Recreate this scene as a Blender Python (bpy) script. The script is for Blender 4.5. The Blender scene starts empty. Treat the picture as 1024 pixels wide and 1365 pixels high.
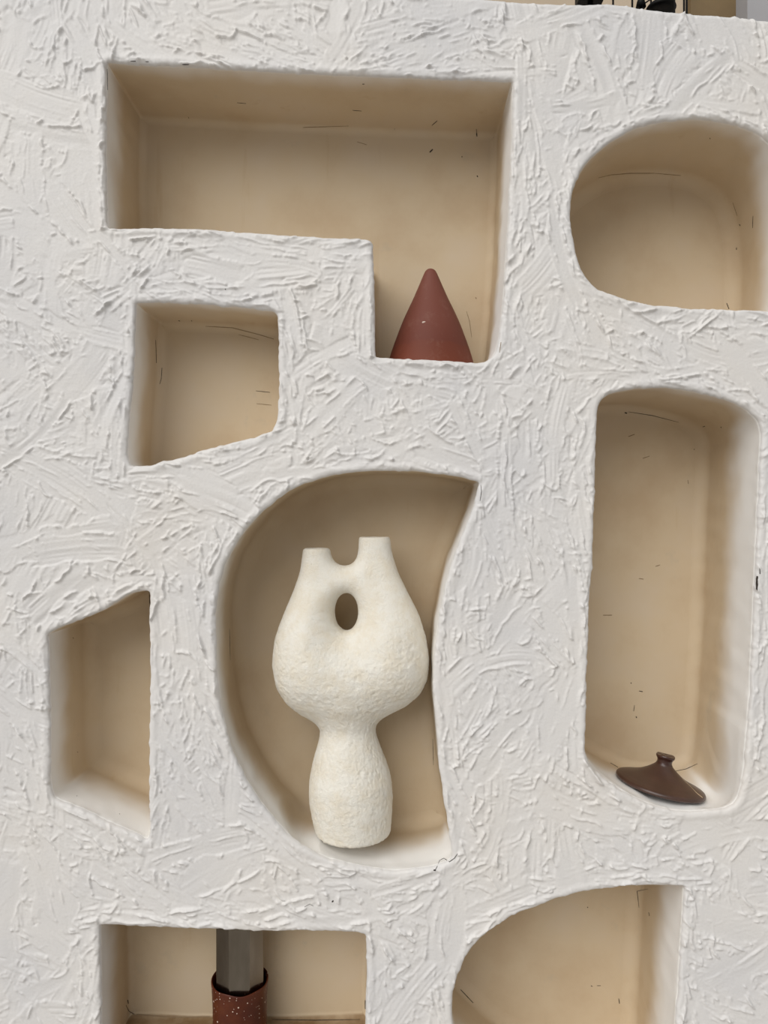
import bpy, bmesh, math, random
import numpy as np
from mathutils import Vector, Matrix
from mathutils.bvhtree import BVHTree

# ------------------------------------------------------------------ basics
scene = bpy.context.scene
COL = scene.collection
rng = np.random.default_rng(7)
random.seed(7)

F = 986.0                  # focal length in photo pixels (1024x1365)
CAMD = 1.5                 # camera to wall face
EYE = 1.45                 # camera height
CX, CY = 512.0, 682.5
K = CAMD / F               # metres per pixel on the wall face

def wx(px, y=0.0): return (px - CX) * (CAMD + y) / F
def wz(py, y=0.0): return EYE - (py - CY) * (CAMD + y) / F

def lin(c):
    out = []
    for v in c:
        v /= 255.0
        out.append(v / 12.92 if v <= 0.04045 else ((v + 0.055) / 1.055) ** 2.4)
    return (*out, 1.0)

def tag(o, label=None, cat=None, group=None, kind=None):
    if label: o['label'] = label
    if cat: o['category'] = cat
    if group: o['group'] = group
    if kind: o['kind'] = kind
    return o

def np_mesh(name, verts, faces, mat, parent=None, smooth=True):
    """faces: int array (n,4) (a repeated last index marks a triangle) or a list of tuples"""
    me = bpy.data.meshes.new(name)
    verts = np.asarray(verts, dtype=np.float32)
    if isinstance(faces, np.ndarray):
        n = len(faces)
        me.vertices.add(len(verts)); me.vertices.foreach_set('co', verts.ravel())
        me.loops.add(n * 4); me.loops.foreach_set('vertex_index', faces.astype(np.int32).ravel())
        me.polygons.add(n)
        me.polygons.foreach_set('loop_start', np.arange(0, n * 4, 4, dtype=np.int32))
        me.polygons.foreach_set('loop_total', np.full(n, 4, dtype=np.int32))
    else:
        me.from_pydata(verts.tolist(), [], faces)
    me.update(calc_edges=True)
    me.validate()
    if smooth:
        me.polygons.foreach_set('use_smooth', np.ones(len(me.polygons), dtype=bool))
    if mat: me.materials.append(mat)
    o = bpy.data.objects.new(name, me)
    COL.objects.link(o)
    if parent: o.parent = parent
    return o

def bm_obj(name, bm, mat, parent=None, smooth=False):
    me = bpy.data.meshes.new(name)
    bmesh.ops.recalc_face_normals(bm, faces=bm.faces)
    if smooth:
        for f in bm.faces: f.smooth = True
    bm.to_mesh(me); bm.free()
    if mat: me.materials.append(mat)
    o = bpy.data.objects.new(name, me)
    COL.objects.link(o)
    if parent: o.parent = parent
    return o

def empty(name, loc, rot=(0, 0, 0)):
    o = bpy.data.objects.new(name, None)
    o.empty_display_size = 0.05
    o.location = loc; o.rotation_euler = rot
    COL.objects.link(o)
    return o

def box(bm, c, s):
    m = Matrix.Translation(c) @ Matrix.Diagonal((s[0], s[1], s[2], 1))
    return bmesh.ops.create_cube(bm, size=1.0, matrix=m)['verts']

def tube_pts(bm, pts, radii, n=8, flat=1.0):
    rings = []
    pts = [Vector(p) for p in pts]
    for i, p in enumerate(pts):
        t = (pts[min(i + 1, len(pts) - 1)] - pts[max(i - 1, 0)]).normalized()
        a = Vector((0, 1, 0)) if abs(t.y) < 0.9 else Vector((1, 0, 0))
        u = t.cross(a).normalized(); v = t.cross(u).normalized()
        r = radii[i] if hasattr(radii, '__len__') else radii
        rings.append([bm.verts.new(p + u * math.cos(q) * r + v * math.sin(q) * r * flat)
                      for q in (2 * math.pi * k / n for k in range(n))])
    for a, b in zip(rings, rings[1:]):
        for k in range(n):
            bm.faces.new((a[k], a[(k + 1) % n], b[(k + 1) % n], b[k]))
    bm.faces.new(rings[0][::-1]); bm.faces.new(rings[-1])

def lathe(bm, prof, n=96, wob=None):
    rings = []
    for r, z in prof:
        if r < 1e-6:
            rings.append([bm.verts.new((0, 0, z))])
        else:
            ring = []
            for k in range(n):
                q = 2 * math.pi * k / n
                rr, zz = (r, z) if wob is None else wob(r, z, q)
                ring.append(bm.verts.new((rr * math.cos(q), rr * math.sin(q), zz)))
            rings.append(ring)
    for a, b in zip(rings, rings[1:]):
        if len(a) == 1 and len(b) == 1: continue
        for k in range(n):
            k2 = (k + 1) % n
            if len(a) == 1: bm.faces.new((a[0], b[k2], b[k]))
            elif len(b) == 1: bm.faces.new((a[k], a[k2], b[0]))
            else: bm.faces.new((a[k], a[k2], b[k2], b[k]))

def smooth_profile(pts, step=0.0015):
    """Catmull-Rom through (r,z) points"""
    P = np.array(pts, float)
    P = np.vstack([2 * P[0] - P[1], P, 2 * P[-1] - P[-2]])
    out = []
    for i in range(1, len(P) - 2):
        p0, p1, p2, p3 = P[i - 1:i + 3]
        m = max(2, int(np.linalg.norm(p2 - p1) / step))
        for t in np.linspace(0, 1, m, endpoint=False):
            out.append(0.5 * (2 * p1 + (p2 - p0) * t + (2 * p0 - 5 * p1 + 4 * p2 - p3) * t * t + (3 * p1 - p0 - 3 * p2 + p3) * t ** 3))
    out.append(P[-2])
    return [(max(0.0, a), b) for a, b in out]

# ------------------------------------------------------------------ noise helpers (numpy)
def grid_noise(shape, cell, seed):
    r = np.random.default_rng(seed)
    h, w = shape
    gh, gw = int(h / cell) + 3, int(w / cell) + 3
    g = r.standard_normal((gh, gw))
    yy = np.arange(h) / cell; xx = np.arange(w) / cell
    y0 = yy.astype(int); x0 = xx.astype(int)
    fy = yy - y0; fx = xx - x0
    fy = (fy * fy * (3 - 2 * fy))[:, None]; fx = (fx * fx * (3 - 2 * fx))[None, :]
    a = g[np.ix_(y0, x0)]; b = g[np.ix_(y0, x0 + 1)]; c = g[np.ix_(y0 + 1, x0)]; d = g[np.ix_(y0 + 1, x0 + 1)]
    return (a * (1 - fx) + b * fx) * (1 - fy) + (c * (1 - fx) + d * fx) * fy

def noise1(u, cell, r):
    n = 64
    g = r.standard_normal(n)
    x = u / cell + 1000 * r.random()
    i = np.floor(x).astype(int); f = x - i
    f = f * f * (3 - 2 * f)
    return g[i % n] * (1 - f) + g[(i + 1) % n] * f

def bilin(A, x, y):
    x = np.clip(x, 0, A.shape[1] - 1.001); y = np.clip(y, 0, A.shape[0] - 1.001)
    x0 = x.astype(int); y0 = y.astype(int); fx = x - x0; fy = y - y0
    return (A[y0, x0] * (1 - fx) + A[y0, x0 + 1] * fx) * (1 - fy) + (A[y0 + 1, x0] * (1 - fx) + A[y0 + 1, x0 + 1] * fx) * fy

# ------------------------------------------------------------------ niche outlines (on the wall face)
# each: points, depth, fillet, label
NICHES = [
    dict(key='step', d=0.215, fil=0.016, smooth=1, pts=[(142, 82), (260, 89), (400, 97), (540, 103), (684, 108), (683, 180), (678, 290), (671, 400), (664, 462), (656, 479), (645, 484), (627, 483),
         (570, 479), (500, 476), (499, 400), (497, 332), (496, 322), (489, 318), (400, 314), (320, 308), (260, 304), (143, 304), (140, 200)],
         label='large stepped rectangular niche with the red cone'),
    dict(key='square', d=0.165, fil=0.02, smooth=1, pts=[(181, 403), (250, 404), (320, 409), (366, 414), (371, 421), (372, 500), (370, 560), (364, 574), (340, 583), (290, 594), (240, 611), (188, 622),
         (174, 621), (169, 612), (172, 560), (177, 500)],
         label='small four-sided empty niche with a sloping bottom edge'),
    dict(key='trapezoid', d=0.20, fil=0.03, smooth=1, pts=[(63, 846), (74, 838), (132, 816), (159, 800), (176, 790), (198, 788), (200, 900), (199, 1000), (198, 1040), (200, 1112), (196, 1120),
         (135, 1091), (72, 1064), (66, 1050), (66, 950)],
         label='tall empty niche with slanted top and bottom edges'),
    dict(key='leaf', d=0.212, fil=0.03, smooth=3, pts=[(500, 627), (560, 629), (610, 635), (640, 643), (634, 668), (617, 713), (602, 748), (592, 785), (582, 840), (578, 880), (578, 930), (582, 980), (588, 1040),
         (596, 1090), (602, 1127), (604, 1142), (596, 1151), (570, 1157), (540, 1161), (506, 1160), (475, 1155), (441, 1146), (416, 1135), (394, 1121), (370, 1098), (346, 1068), (326, 1036), (308, 1000), (296, 950), (289, 890),
         (286, 835), (290, 790), (301, 750), (318, 718), (342, 689), (370, 664), (402, 645), (450, 632)],
         label='half-moon shaped niche holding the cream vase'),
    dict(key='round', d=0.24, fil=0.03, smooth=3, pts=[(760, 288), (762, 262), (767, 242), (779, 220), (803, 196), (839, 173), (886, 160), (934, 158), (975, 164), (1005, 174), (1028, 190), (1046, 220), (1056, 260), (1058, 310), (1056, 400), (1050, 413),
         (1024, 414), (963, 412), (913, 410), (868, 406), (830, 397), (800, 388), (788, 378), (773, 357), (764, 318)],
         label='rounded empty niche at the edge of the wall'),
    dict(key='tall', d=0.255, fil=0.025, smooth=1, pts=[(797, 539), (801, 532), (812, 524), (850, 517), (889, 516), (920, 522), (956, 528), (982, 537), (1001, 550), (1013, 562), (1016, 580), (1013, 640), (1010, 706), (1007, 783), (1005, 832),
         (1001, 909), (998, 960), (992, 1038), (987, 1066), (978, 1075), (955, 1080), (920, 1083), (889, 1080), (858, 1069), (830, 1053), (804, 1038), (786, 1021), (781, 1007), (784, 857), (787, 780), (790, 758), (792, 680), (795, 590)],
         label='tall arched niche holding the brown lid'),
    dict(key='lower', d=0.165, fil=0.012, smooth=1, pts=[(133, 1233), (227, 1237), (344, 1241), (477, 1242), (488, 1247), (489, 1307), (487, 1365), (486, 1428), (300, 1432), (135, 1430), (134, 1330)],
         label='rectangular niche holding the speckled pot'),
    dict(key='fin', d=0.24, fil=0.03, smooth=2, pts=[(913, 1181), (880, 1180), (848, 1181), (778, 1188), (726, 1204), (681, 1221), (655, 1239), (633, 1258), (618, 1280), (607, 1310), (603, 1343), (604, 1375), (612, 1400), (629, 1420), (688, 1473), (760, 1500),
         (895, 1508), (899, 1430), (902, 1362), (906, 1291), (911, 1224)],
         label='fin-shaped empty niche with a curved top edge'),
]

def resample_closed(P, step):
    P = np.vstack([P, P[:1]])
    L = np.concatenate([[0], np.cumsum(np.linalg.norm(np.diff(P, axis=0), axis=1))])
    n = int(L[-1] / step)
    s = np.linspace(0, L[-1], n, endpoint=False)
    return np.stack([np.interp(s, L, P[:, 0]), np.interp(s, L, P[:, 1])], 1)

def poly_normals(P):
    t = np.roll(P, -1, 0) - np.roll(P, 1, 0)
    t /= np.linalg.norm(t, axis=1)[:, None] + 1e-9
    n = np.stack([t[:, 1], -t[:, 0]], 1)
    area = np.sum(P[:, 0] * np.roll(P[:, 1], -1) - np.roll(P[:, 0], -1) * P[:, 1])
    return n if area > 0 else -n      # outwards

for q, N in enumerate(NICHES):
    P = resample_closed(np.array(N['pts'], float), 2.0)
    O = np.array(N['pts'], float)
    e1 = O - np.roll(O, 1, 0); e2 = np.roll(O, -1, 0) - O
    ca = (e1 * e2).sum(1) / (np.linalg.norm(e1, axis=1) * np.linalg.norm(e2, axis=1))
    sharp = O[ca < math.cos(math.radians(42))]
    wt = np.ones(len(P))
    if len(sharp):
        ds = np.linalg.norm(P[:, None] - sharp[None], axis=2).min(1)
        wt = np.clip((ds - 2) / 16, 0.06, 1)
    for _ in range(40):
        P = P + (0.5 * wt)[:, None] * (0.5 * (np.roll(P, 1, 0) + np.roll(P, -1, 0)) - P)
    P = resample_closed(P, 2.0)
    r = np.random.default_rng(100 + q)
    n = len(P); u = np.arange(n) * 2.0
    win = np.minimum(1, np.minimum(u, u[::-1]) / 30)
    off = (0.45 * noise1(u, 26, r) + 0.5 * noise1(u, 6, r)) * win
    N['S'] = P.copy()
    P = P + poly_normals(P) * off[:, None]
    N['P'] = P

ALLSEG = []
for N in NICHES:
    ALLSEG.append((N['P'], np.roll(N['P'], -1, 0)))
SA = np.vstack([a for a, b in ALLSEG]); SB = np.vstack([b for a, b in ALLSEG])

def nearest_on(pts, A, B, chunk=4000):
    out = np.empty((len(pts), 2)); dist = np.empty(len(pts))
    AB = B - A; L2 = (AB ** 2).sum(1) + 1e-12
    for i in range(0, len(pts), chunk):
        p = pts[i:i + chunk][:, None, :]
        t = np.clip(((p - A) * AB).sum(2) / L2, 0, 1)
        q = A + t[..., None] * AB
        d = ((p - q) ** 2).sum(2)
        j = d.argmin(1)
        ii = np.arange(len(j))
        out[i:i + chunk] = q[ii, j]; dist[i:i + chunk] = np.sqrt(d[ii, j])
    return out, dist

def inside_poly(px, py, P):
    """vectorised even-odd test"""
    x1, y1 = P[:, 0], P[:, 1]; x2, y2 = np.roll(x1, -1), np.roll(y1, -1)
    res = np.zeros(px.shape, bool)
    lo, hi = P.min(0), P.max(0)
    idx = np.where((px >= lo[0]) & (px <= hi[0]) & (py >= lo[1]) & (py <= hi[1]))
    X = px[idx]; Y = py[idx]
    acc = np.zeros(X.shape, bool)
    for i in range(0, len(X), 20000):
        xx = X[i:i + 20000, None]; yy = Y[i:i + 20000, None]
        c = ((y1 > yy) != (y2 > yy)) & (xx < (x2 - x1) * (yy - y1) / (y2 - y1 + 1e-12) + x1)
        acc[i:i + 20000] = c.sum(1) % 2 == 1
    res[idx] = acc
    return res

# coarse signed distance to all niche outlines (positive on the wall face)
X0, X1, Y0, Y1 = -330, 1350, -70, 1636
CS = 4.0
cx = np.arange(X0 - 8, X1 + 9, CS); cy = np.arange(Y0 - 8, Y1 + 9, CS)
GX, GY = np.meshgrid(cx, cy)
SD = np.full(GX.shape, 400.0)
NEARX = np.zeros(GX.shape); NEARY = np.ones(GX.shape)
for N in NICHES:
    P = N['P'][::2]
    lo, hi = P.min(0) - 110, P.max(0) + 110
    m = (GX > lo[0]) & (GX < hi[0]) & (GY > lo[1]) & (GY < hi[1])
    pts = np.stack([GX[m], GY[m]], 1)
    q, d = nearest_on(pts, N['P'], np.roll(N['P'], -1, 0), 2000)
    ins = inside_poly(pts[:, 0], pts[:, 1], N['P'])
    sd = np.where(ins, -d, d)
    old = SD[m]
    better = np.abs(sd) < np.abs(old)
    SD[m] = np.where(better, sd, old)
    dx = (pts - q) / (d[:, None] + 1e-6)
    ax, ay = NEARX[m], NEARY[m]
    ax[better] = dx[better, 0]; ay[better] = dx[better, 1]
    NEARX[m] = ax; NEARY[m] = ay
def sdf(px, py):
    return bilin(SD, (px - cx[0]) / CS, (py - cy[0]) / CS)

# ------------------------------------------------------------------ trowelled plaster relief (height map, pixels -> metres)
HW, HH = int(X1 - X0) + 1, int(Y1 - Y0) + 1
H = 0.0012 * grid_noise((HH, HW), 60, 1) + 0.0006 * grid_noise((HH, HW), 22, 2)
ORI = grid_noise((HH // 8 + 2, HW // 8 + 2), 14, 3) * 1.3      # slowly turning stroke direction
ORI2 = grid_noise((HH // 8 + 2, HW // 8 + 2), 5, 4) * 0.5

def stroke(px, py, ang, L, W, bend, amp, r, flat=0.85, ridges=0):
    """one pull of the trowel: a flattened streaky band with squeezed-out ridges"""
    R = int(0.5 * math.hypot(L, W) + abs(bend) * 0.25 * L * L + 8)
    ix, iy = int(px - X0), int(py - Y0)
    xa, xb, ya, yb = max(0, ix - R), min(HW, ix + R + 1), max(0, iy - R), min(HH, iy + R + 1)
    if xb - xa < 4 or yb - ya < 4: return
    xs = np.arange(xa, xb, dtype=np.float32) - ix; ys = np.arange(ya, yb, dtype=np.float32) - iy
    X, Y = np.meshgrid(xs, ys)
    c, s = math.cos(ang), math.sin(ang)
    U = c * X + s * Y; V = -s * X + c * Y - bend * U * U
    n1 = np.array([0.0])
    uu = np.arange(-R - 2, R + 3, dtype=float)
    def along(cell): return noise1(uu, cell, r)
    def at(a, x): return np.interp(x, uu, a)
    wl = np.maximum(2, W / 2 * (1 + at(0.26 * along(L / 4), U)))
    e = 1 - np.clip((np.abs(V) - wl) / 2.2 + 0.5, 0, 1)
    eu = 1 - np.clip((np.abs(U) - L / 2 + at(5 * along(7), V)) / 5 + 0.5, 0, 1)
    m = e * eu * flat
    patch = H[ya:yb, xa:xb]
    tot = m.sum()
    if tot < 5: return
    mean = (patch * m).sum() / tot
    fine = at(0.15 * along(2.6), V) * np.clip(at(along(30), U) + 0.3, 0, 1.6)
    new = mean * 0.7 + amp * (fine + at(0.12 * along(10), V) + 0.5 * (V / W) * r.choice([-1, 1]) + 0.25 * (U / L) * r.choice([-1, 1]))
    patch = patch * (1 - m) + new * m
    fade = np.clip((L / 2 + 3 - np.abs(U)) / 6, 0, 1)
    for side in (-1, 1):
        k = np.clip(at(1.2 * along(26) + 0.5 * along(8) + 0.3 * along(2.5) - 0.35, U), 0, 1.7)
        sg = 0.75 + 0.6 * r.random()
        rd = V - side * (wl + 0.8) + at(0.8 * along(9), U)
        prof = np.where(rd * side > 0, np.exp(-(rd / (sg * 0.85)) ** 2), np.exp(-(rd / (sg * 2.4)) ** 2))
        patch = patch + amp * 0.9 * k * prof * fade
    for _ in range(ridges):
        v0 = r.uniform(-0.42, 0.42) * W
        k = np.clip(at(1.2 * along(20) + 0.4 * along(4) - 0.3, U), 0, 1.6)
        rd = V - v0 - at(1.2 * along(16), U)
        sd_ = r.choice([-1, 1])
        patch = patch + amp * 0.6 * k * np.where(rd * sd_ > 0, np.exp(-(rd / 0.75) ** 2), np.exp(-(rd / 1.8) ** 2)) * fade * e
    k = np.clip(at(along(8) + 0.3 * along(2.5), V), 0, 1.6)
    rd = U - L / 2 - at(2.5 * along(9), V)
    patch = patch + amp * 0.8 * k * np.where(rd > 0, np.exp(-(rd / 1.1) ** 2), np.exp(-(rd / 2.6) ** 2)) * e
    H[ya:yb, xa:xb] = patch

def flow(px, py):
    """direction of the trowel at a place: along the niche edges near them, wandering elsewhere"""
    i, j = int((py - cy[0]) / CS), int((px - cx[0]) / CS)
    d = SD[min(max(i, 0), SD.shape[0] - 1), min(max(j, 0), SD.shape[1] - 1)]
    a = ORI[int((py - Y0) / 8), int((px - X0) / 8)] + ORI2[int((py - Y0) / 8), int((px - X0) / 8)] + 0.9
    if 0 <= d < 60:
        nx, ny = NEARX[i, j], NEARY[i, j]
        ta = math.atan2(nx, -ny)
        w = 1 - d / 60
        # blend as axes (double angle)
        v = (1 - w) * np.exp(2j * a) + 1.25 * w * np.exp(2j * ta)
        a = 0.5 * math.atan2(v.imag, v.real)
    return a, d

r = np.random.default_rng(11)
def batch(n, Lr, Wr, amp, spread, flat, near=None):
    k = 0
    while k < n:
        px = r.uniform(X0, X1 - 9); py = r.uniform(Y0, Y1 - 9)
        a, d = flow(px, py)
        if d < -6: continue
        if near is not None and d > near: continue
        k += 1
        L = r.uniform(*Lr); W = r.uniform(*Wr)
        if d < 25: W = min(W, 16)
        stroke(px, py, a + spread * r.standard_normal(), L, W, r.normal() * 0.0016, amp * r.uniform(0.45, 1.4), r, flat, int(r.integers(0, 6)) if W > 12 else int(r.integers(0, 2)))
batch(1300, (90, 210), (28, 64), 0.0026, 0.40, 0.9)
batch(3000, (60, 150), (12, 38), 0.0026, 0.34, 0.86)
batch(2200, (26, 80), (5, 16), 0.0023, 0.45, 0.75)
batch(1300, (40, 120), (6, 16), 0.0028, 0.18, 0.85, near=28)
batch(500, (60, 160), (16, 46), 0.0025, 0.36, 0.92)
# loose crumbs and small peaks of plaster
for _ in range(1300):
    px = r.uniform(X0 + 10, X1 - 20); py = r.uniform(Y0 + 10, Y1 - 20)
    a, d = flow(px, py)
    if d < 0: continue
    if grid_noise is None: break
    ix, iy = int(px - X0), int(py - Y0); R = 9
    if ix < R or iy < R or ix > HW - R - 1 or iy > HH - R - 1: continue
    Y, X = np.mgrid[-R:R + 1, -R:R + 1]
    a += 0.8 * r.standard_normal()
    U = math.cos(a) * X + math.sin(a) * Y; V = -math.sin(a) * X + math.cos(a) * Y
    H[iy - R:iy + R + 1, ix - R:ix + R + 1] += r.uniform(-0.0018, 0.0028) * np.exp(-(U / r.uniform(2, 5)) ** 2 - (V / r.uniform(1.0, 1.9)) ** 2)
H += 0.00012 * rng.standard_normal(H.shape)
H = np.clip(H * 1.22, -0.004, 0.0120)

def relief(px, py):
    return bilin(H, px - X0, py - Y0)

# top edge of the wall unit
TOPX = [-340, 0, 400, 640, 700, 740, 780, 810, 840, 880, 907, 930, 948, 975, 981, 988, 1016, 1100, 1360]
TOPY = [-60, -36, -16, -4, 1, 3, 4, 2, 6, 12, 14, 17, 18, 20, 18, 21, 25, 29, 44]
def top_at(px): return np.interp(px, TOPX, TOPY)

LIP = 0.0048         # rounding of the plaster over the niche edges
def face_y(px, py):
    s = sdf(px, py) * K
    h = relief(px, py)
    bead = 0.0016 * np.exp(-((s - 0.010) / 0.006) ** 2)
    y = -h - bead
    d = np.clip(s, 0, LIP)
    y = y * np.clip(s / LIP * 0.8 + 0.2, 0.2, 1) + LIP - np.sqrt(np.maximum(0, LIP ** 2 - (LIP - d) ** 2))
    t = np.clip((py - top_at(px)) * K, 0, 0.012)
    y = y + (0.012 - np.sqrt(np.maximum(0, 0.012 ** 2 - (0.012 - t) ** 2)))
    return y

# ------------------------------------------------------------------ materials
def new_mat(name):
    m = bpy.data.materials.new(name); m.use_nodes = True
    nt = m.node_tree; nt.nodes.clear()
    out = nt.nodes.new('ShaderNodeOutputMaterial')
    b = nt.nodes.new('ShaderNodeBsdfPrincipled')
    nt.links.new(b.outputs[0], out.inputs[0])
    return m, nt, b
def nd(nt, t, **kw):
    n = nt.nodes.new(t)
    for k, v in kw.items():
        if k in n.inputs: n.inputs[k].default_value = v
        else: setattr(n, k, v)
    return n
def noise(nt, scale, detail=4, rough=0.55, vec=None, stretch=None):
    tc = nd(nt, 'ShaderNodeTexCoord')
    src = tc.outputs['Object']
    if stretch:
        mp = nd(nt, 'ShaderNodeMapping'); mp.inputs['Scale'].default_value = stretch
        nt.links.new(src, mp.inputs['Vector']); src = mp.outputs[0]
    n = nd(nt, 'ShaderNodeTexNoise', Scale=scale, Detail=detail, Roughness=rough)
    nt.links.new(src, n.inputs['Vector'])
    return n.outputs[0]
def ramp(nt, fac, stops):
    n = nd(nt, 'ShaderNodeValToRGB')
    el = n.color_ramp.elements
    while len(el) < len(stops): el.new(0.5)
    for e, (p, c) in zip(el, stops):
        e.position = p; e.color = c
    nt.links.new(fac, n.inputs[0])
    return n.outputs[0]
def mix(nt, fac, a, b, blend='MIX'):
    n = nd(nt, 'ShaderNodeMix', data_type='RGBA', blend_type=blend)
    for i, v in ((0, fac), (6, a), (7, b)):
        if hasattr(v, 'links') or hasattr(v, 'is_output'): nt.links.new(v, n.inputs[i])
        else: n.inputs[i].default_value = v
    return n.outputs[2]
def bump(nt, b, h, strength, dist):
    n = nd(nt, 'ShaderNodeBump', Strength=strength, Distance=dist)
    nt.links.new(h, n.inputs['Height']); nt.links.new(n.outputs[0], b.inputs['Normal'])
    return n

WHITE_A, WHITE_B, WHITE_C = (0.70, 0.675, 0.645, 1), (0.645, 0.63, 0.62, 1), (0.685, 0.645, 0.595, 1)
LIMEWASH_AND_LIGHT = (0.86, 0.84, 0.805, 1)  # wash tone lifted above the face to paint brighter lips and floors
def plaster_white():
    m, nt, b = new_mat('white_plaster')
    c1 = ramp(nt, noise(nt, 3.0, 5), [(0.35, WHITE_B), (0.55, WHITE_A), (0.75, WHITE_C)])
    nt.links.new(c1, b.inputs['Base Color'])
    b.inputs['Roughness'].default_value = 0.5
    b.inputs['Specular IOR Level'].default_value = 0.4
    bump(nt, b, noise(nt, 260, 4, 0.6), 0.25, 0.0012)
    return m
def plaster_niche(floor_light, dusty=False):
    m, nt, b = new_mat('cream_niche_plaster')
    base = ramp(nt, noise(nt, 5.0, 6, 0.6), [(0.30, (0.521, 0.395, 0.256, 1)), (0.5, (0.577, 0.460, 0.312, 1)), (0.72, (0.586, 0.479, 0.349, 1))])
    # brownish vertical run marks and small grey scuffs
    st = noise(nt, 4.0, 4, 0.6, stretch=(5.0, 5.0, 0.55))
    f1 = ramp(nt, st, [(0.64, (0, 0, 0, 1)), (0.82, (0.5, 0.55, 0.55, 1))])
    base = mix(nt, f1, base, (0.46, 0.32, 0.175, 1))
    sc = noise(nt, 9.0, 7, 0.7)
    f2 = ramp(nt, sc, [(0.62, (0, 0, 0, 1)), (0.75, (0.4, 0.4, 0.4, 1))])
    base = mix(nt, f2, base, (0.42, 0.37, 0.29, 1))
    # white wash lapping round the lip, paler than the face as painted-in light
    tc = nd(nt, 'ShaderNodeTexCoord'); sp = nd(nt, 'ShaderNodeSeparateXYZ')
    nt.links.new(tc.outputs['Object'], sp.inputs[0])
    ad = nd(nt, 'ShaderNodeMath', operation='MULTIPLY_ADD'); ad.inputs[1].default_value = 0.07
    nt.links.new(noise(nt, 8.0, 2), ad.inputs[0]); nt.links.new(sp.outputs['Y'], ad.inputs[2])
    # painted light: pale tone runs deeper on floors and left-facing walls, less on ceilings
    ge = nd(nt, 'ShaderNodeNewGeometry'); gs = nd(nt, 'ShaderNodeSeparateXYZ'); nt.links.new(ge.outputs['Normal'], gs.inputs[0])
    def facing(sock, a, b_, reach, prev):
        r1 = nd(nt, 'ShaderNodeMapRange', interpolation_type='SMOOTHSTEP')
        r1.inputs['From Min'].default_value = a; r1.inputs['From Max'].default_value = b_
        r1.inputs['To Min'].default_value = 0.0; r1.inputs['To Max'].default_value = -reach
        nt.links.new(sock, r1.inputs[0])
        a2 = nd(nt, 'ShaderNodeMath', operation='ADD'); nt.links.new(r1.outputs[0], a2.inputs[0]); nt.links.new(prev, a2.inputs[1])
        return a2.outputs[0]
    reach = facing(gs.outputs['Z'], 0.1, 0.9, floor_light, ad.outputs[0])
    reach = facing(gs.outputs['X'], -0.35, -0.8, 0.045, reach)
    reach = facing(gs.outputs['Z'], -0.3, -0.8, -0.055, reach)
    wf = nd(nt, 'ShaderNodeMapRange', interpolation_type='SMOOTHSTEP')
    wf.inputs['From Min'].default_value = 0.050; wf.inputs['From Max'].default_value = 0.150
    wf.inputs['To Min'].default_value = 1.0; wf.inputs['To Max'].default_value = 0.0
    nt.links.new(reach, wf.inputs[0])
    col = mix(nt, wf.outputs[0], base, LIMEWASH_AND_LIGHT)
    if dusty:          # brown dust lying on the floor of the niche
        du = nd(nt, 'ShaderNodeMapRange', interpolation_type='SMOOTHSTEP')
        du.inputs['From Min'].default_value = 0.3; du.inputs['From Max'].default_value = 0.75
        nt.links.new(gs.outputs['Z'], du.inputs[0])
        dm = nd(nt, 'ShaderNodeMath', operation='MULTIPLY'); nt.links.new(du.outputs[0], dm.inputs[0])
        nt.links.new(ramp(nt, noise(nt, 12, 5, 0.6), [(0.35, (0.5, 0.5, 0.5, 1)), (0.6, (1, 1, 1, 1))]), dm.inputs[1])
        col = mix(nt, dm.outputs[0], col, (0.23, 0.145, 0.07, 1))
    nt.links.new(col, b.inputs['Base Color'])
    b.inputs['Roughness'].default_value = 0.7
    b.inputs['Specular IOR Level'].default_value = 0.25
    bump(nt, b, noise(nt, 30, 5, 0.55), 0.12, 0.003)
    return m
def plain(name, col, rough=0.6, metal=0.0, var=0.12, scale=20, bstr=0.15, bdist=0.002, spec=0.5):
    m, nt, b = new_mat(name)
    lo = tuple(c * (1 - var) for c in col[:3]) + (1,); hi = tuple(min(1, c * (1 + var)) for c in col[:3]) + (1,)
    c = ramp(nt, noise(nt, scale, 5), [(0.3, lo), (0.7, hi)])
    nt.links.new(c, b.inputs['Base Color'])
    b.inputs['Roughness'].default_value = rough; b.inputs['Metallic'].default_value = metal
    b.inputs['Specular IOR Level'].default_value = spec
    if bstr: bump(nt, b, noise(nt, scale * 8, 4), bstr, bdist)
    return m

M_WHITE = plaster_white()
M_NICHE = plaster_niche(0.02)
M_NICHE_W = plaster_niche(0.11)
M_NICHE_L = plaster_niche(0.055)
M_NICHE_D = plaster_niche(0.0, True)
M_CRACK = plain('dark_crack', (0.035, 0.027, 0.02, 1), 0.9, bstr=0)
M_SCUFF = plain('brown_scuff', (0.30, 0.215, 0.125, 1), 0.9, bstr=0)

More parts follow.
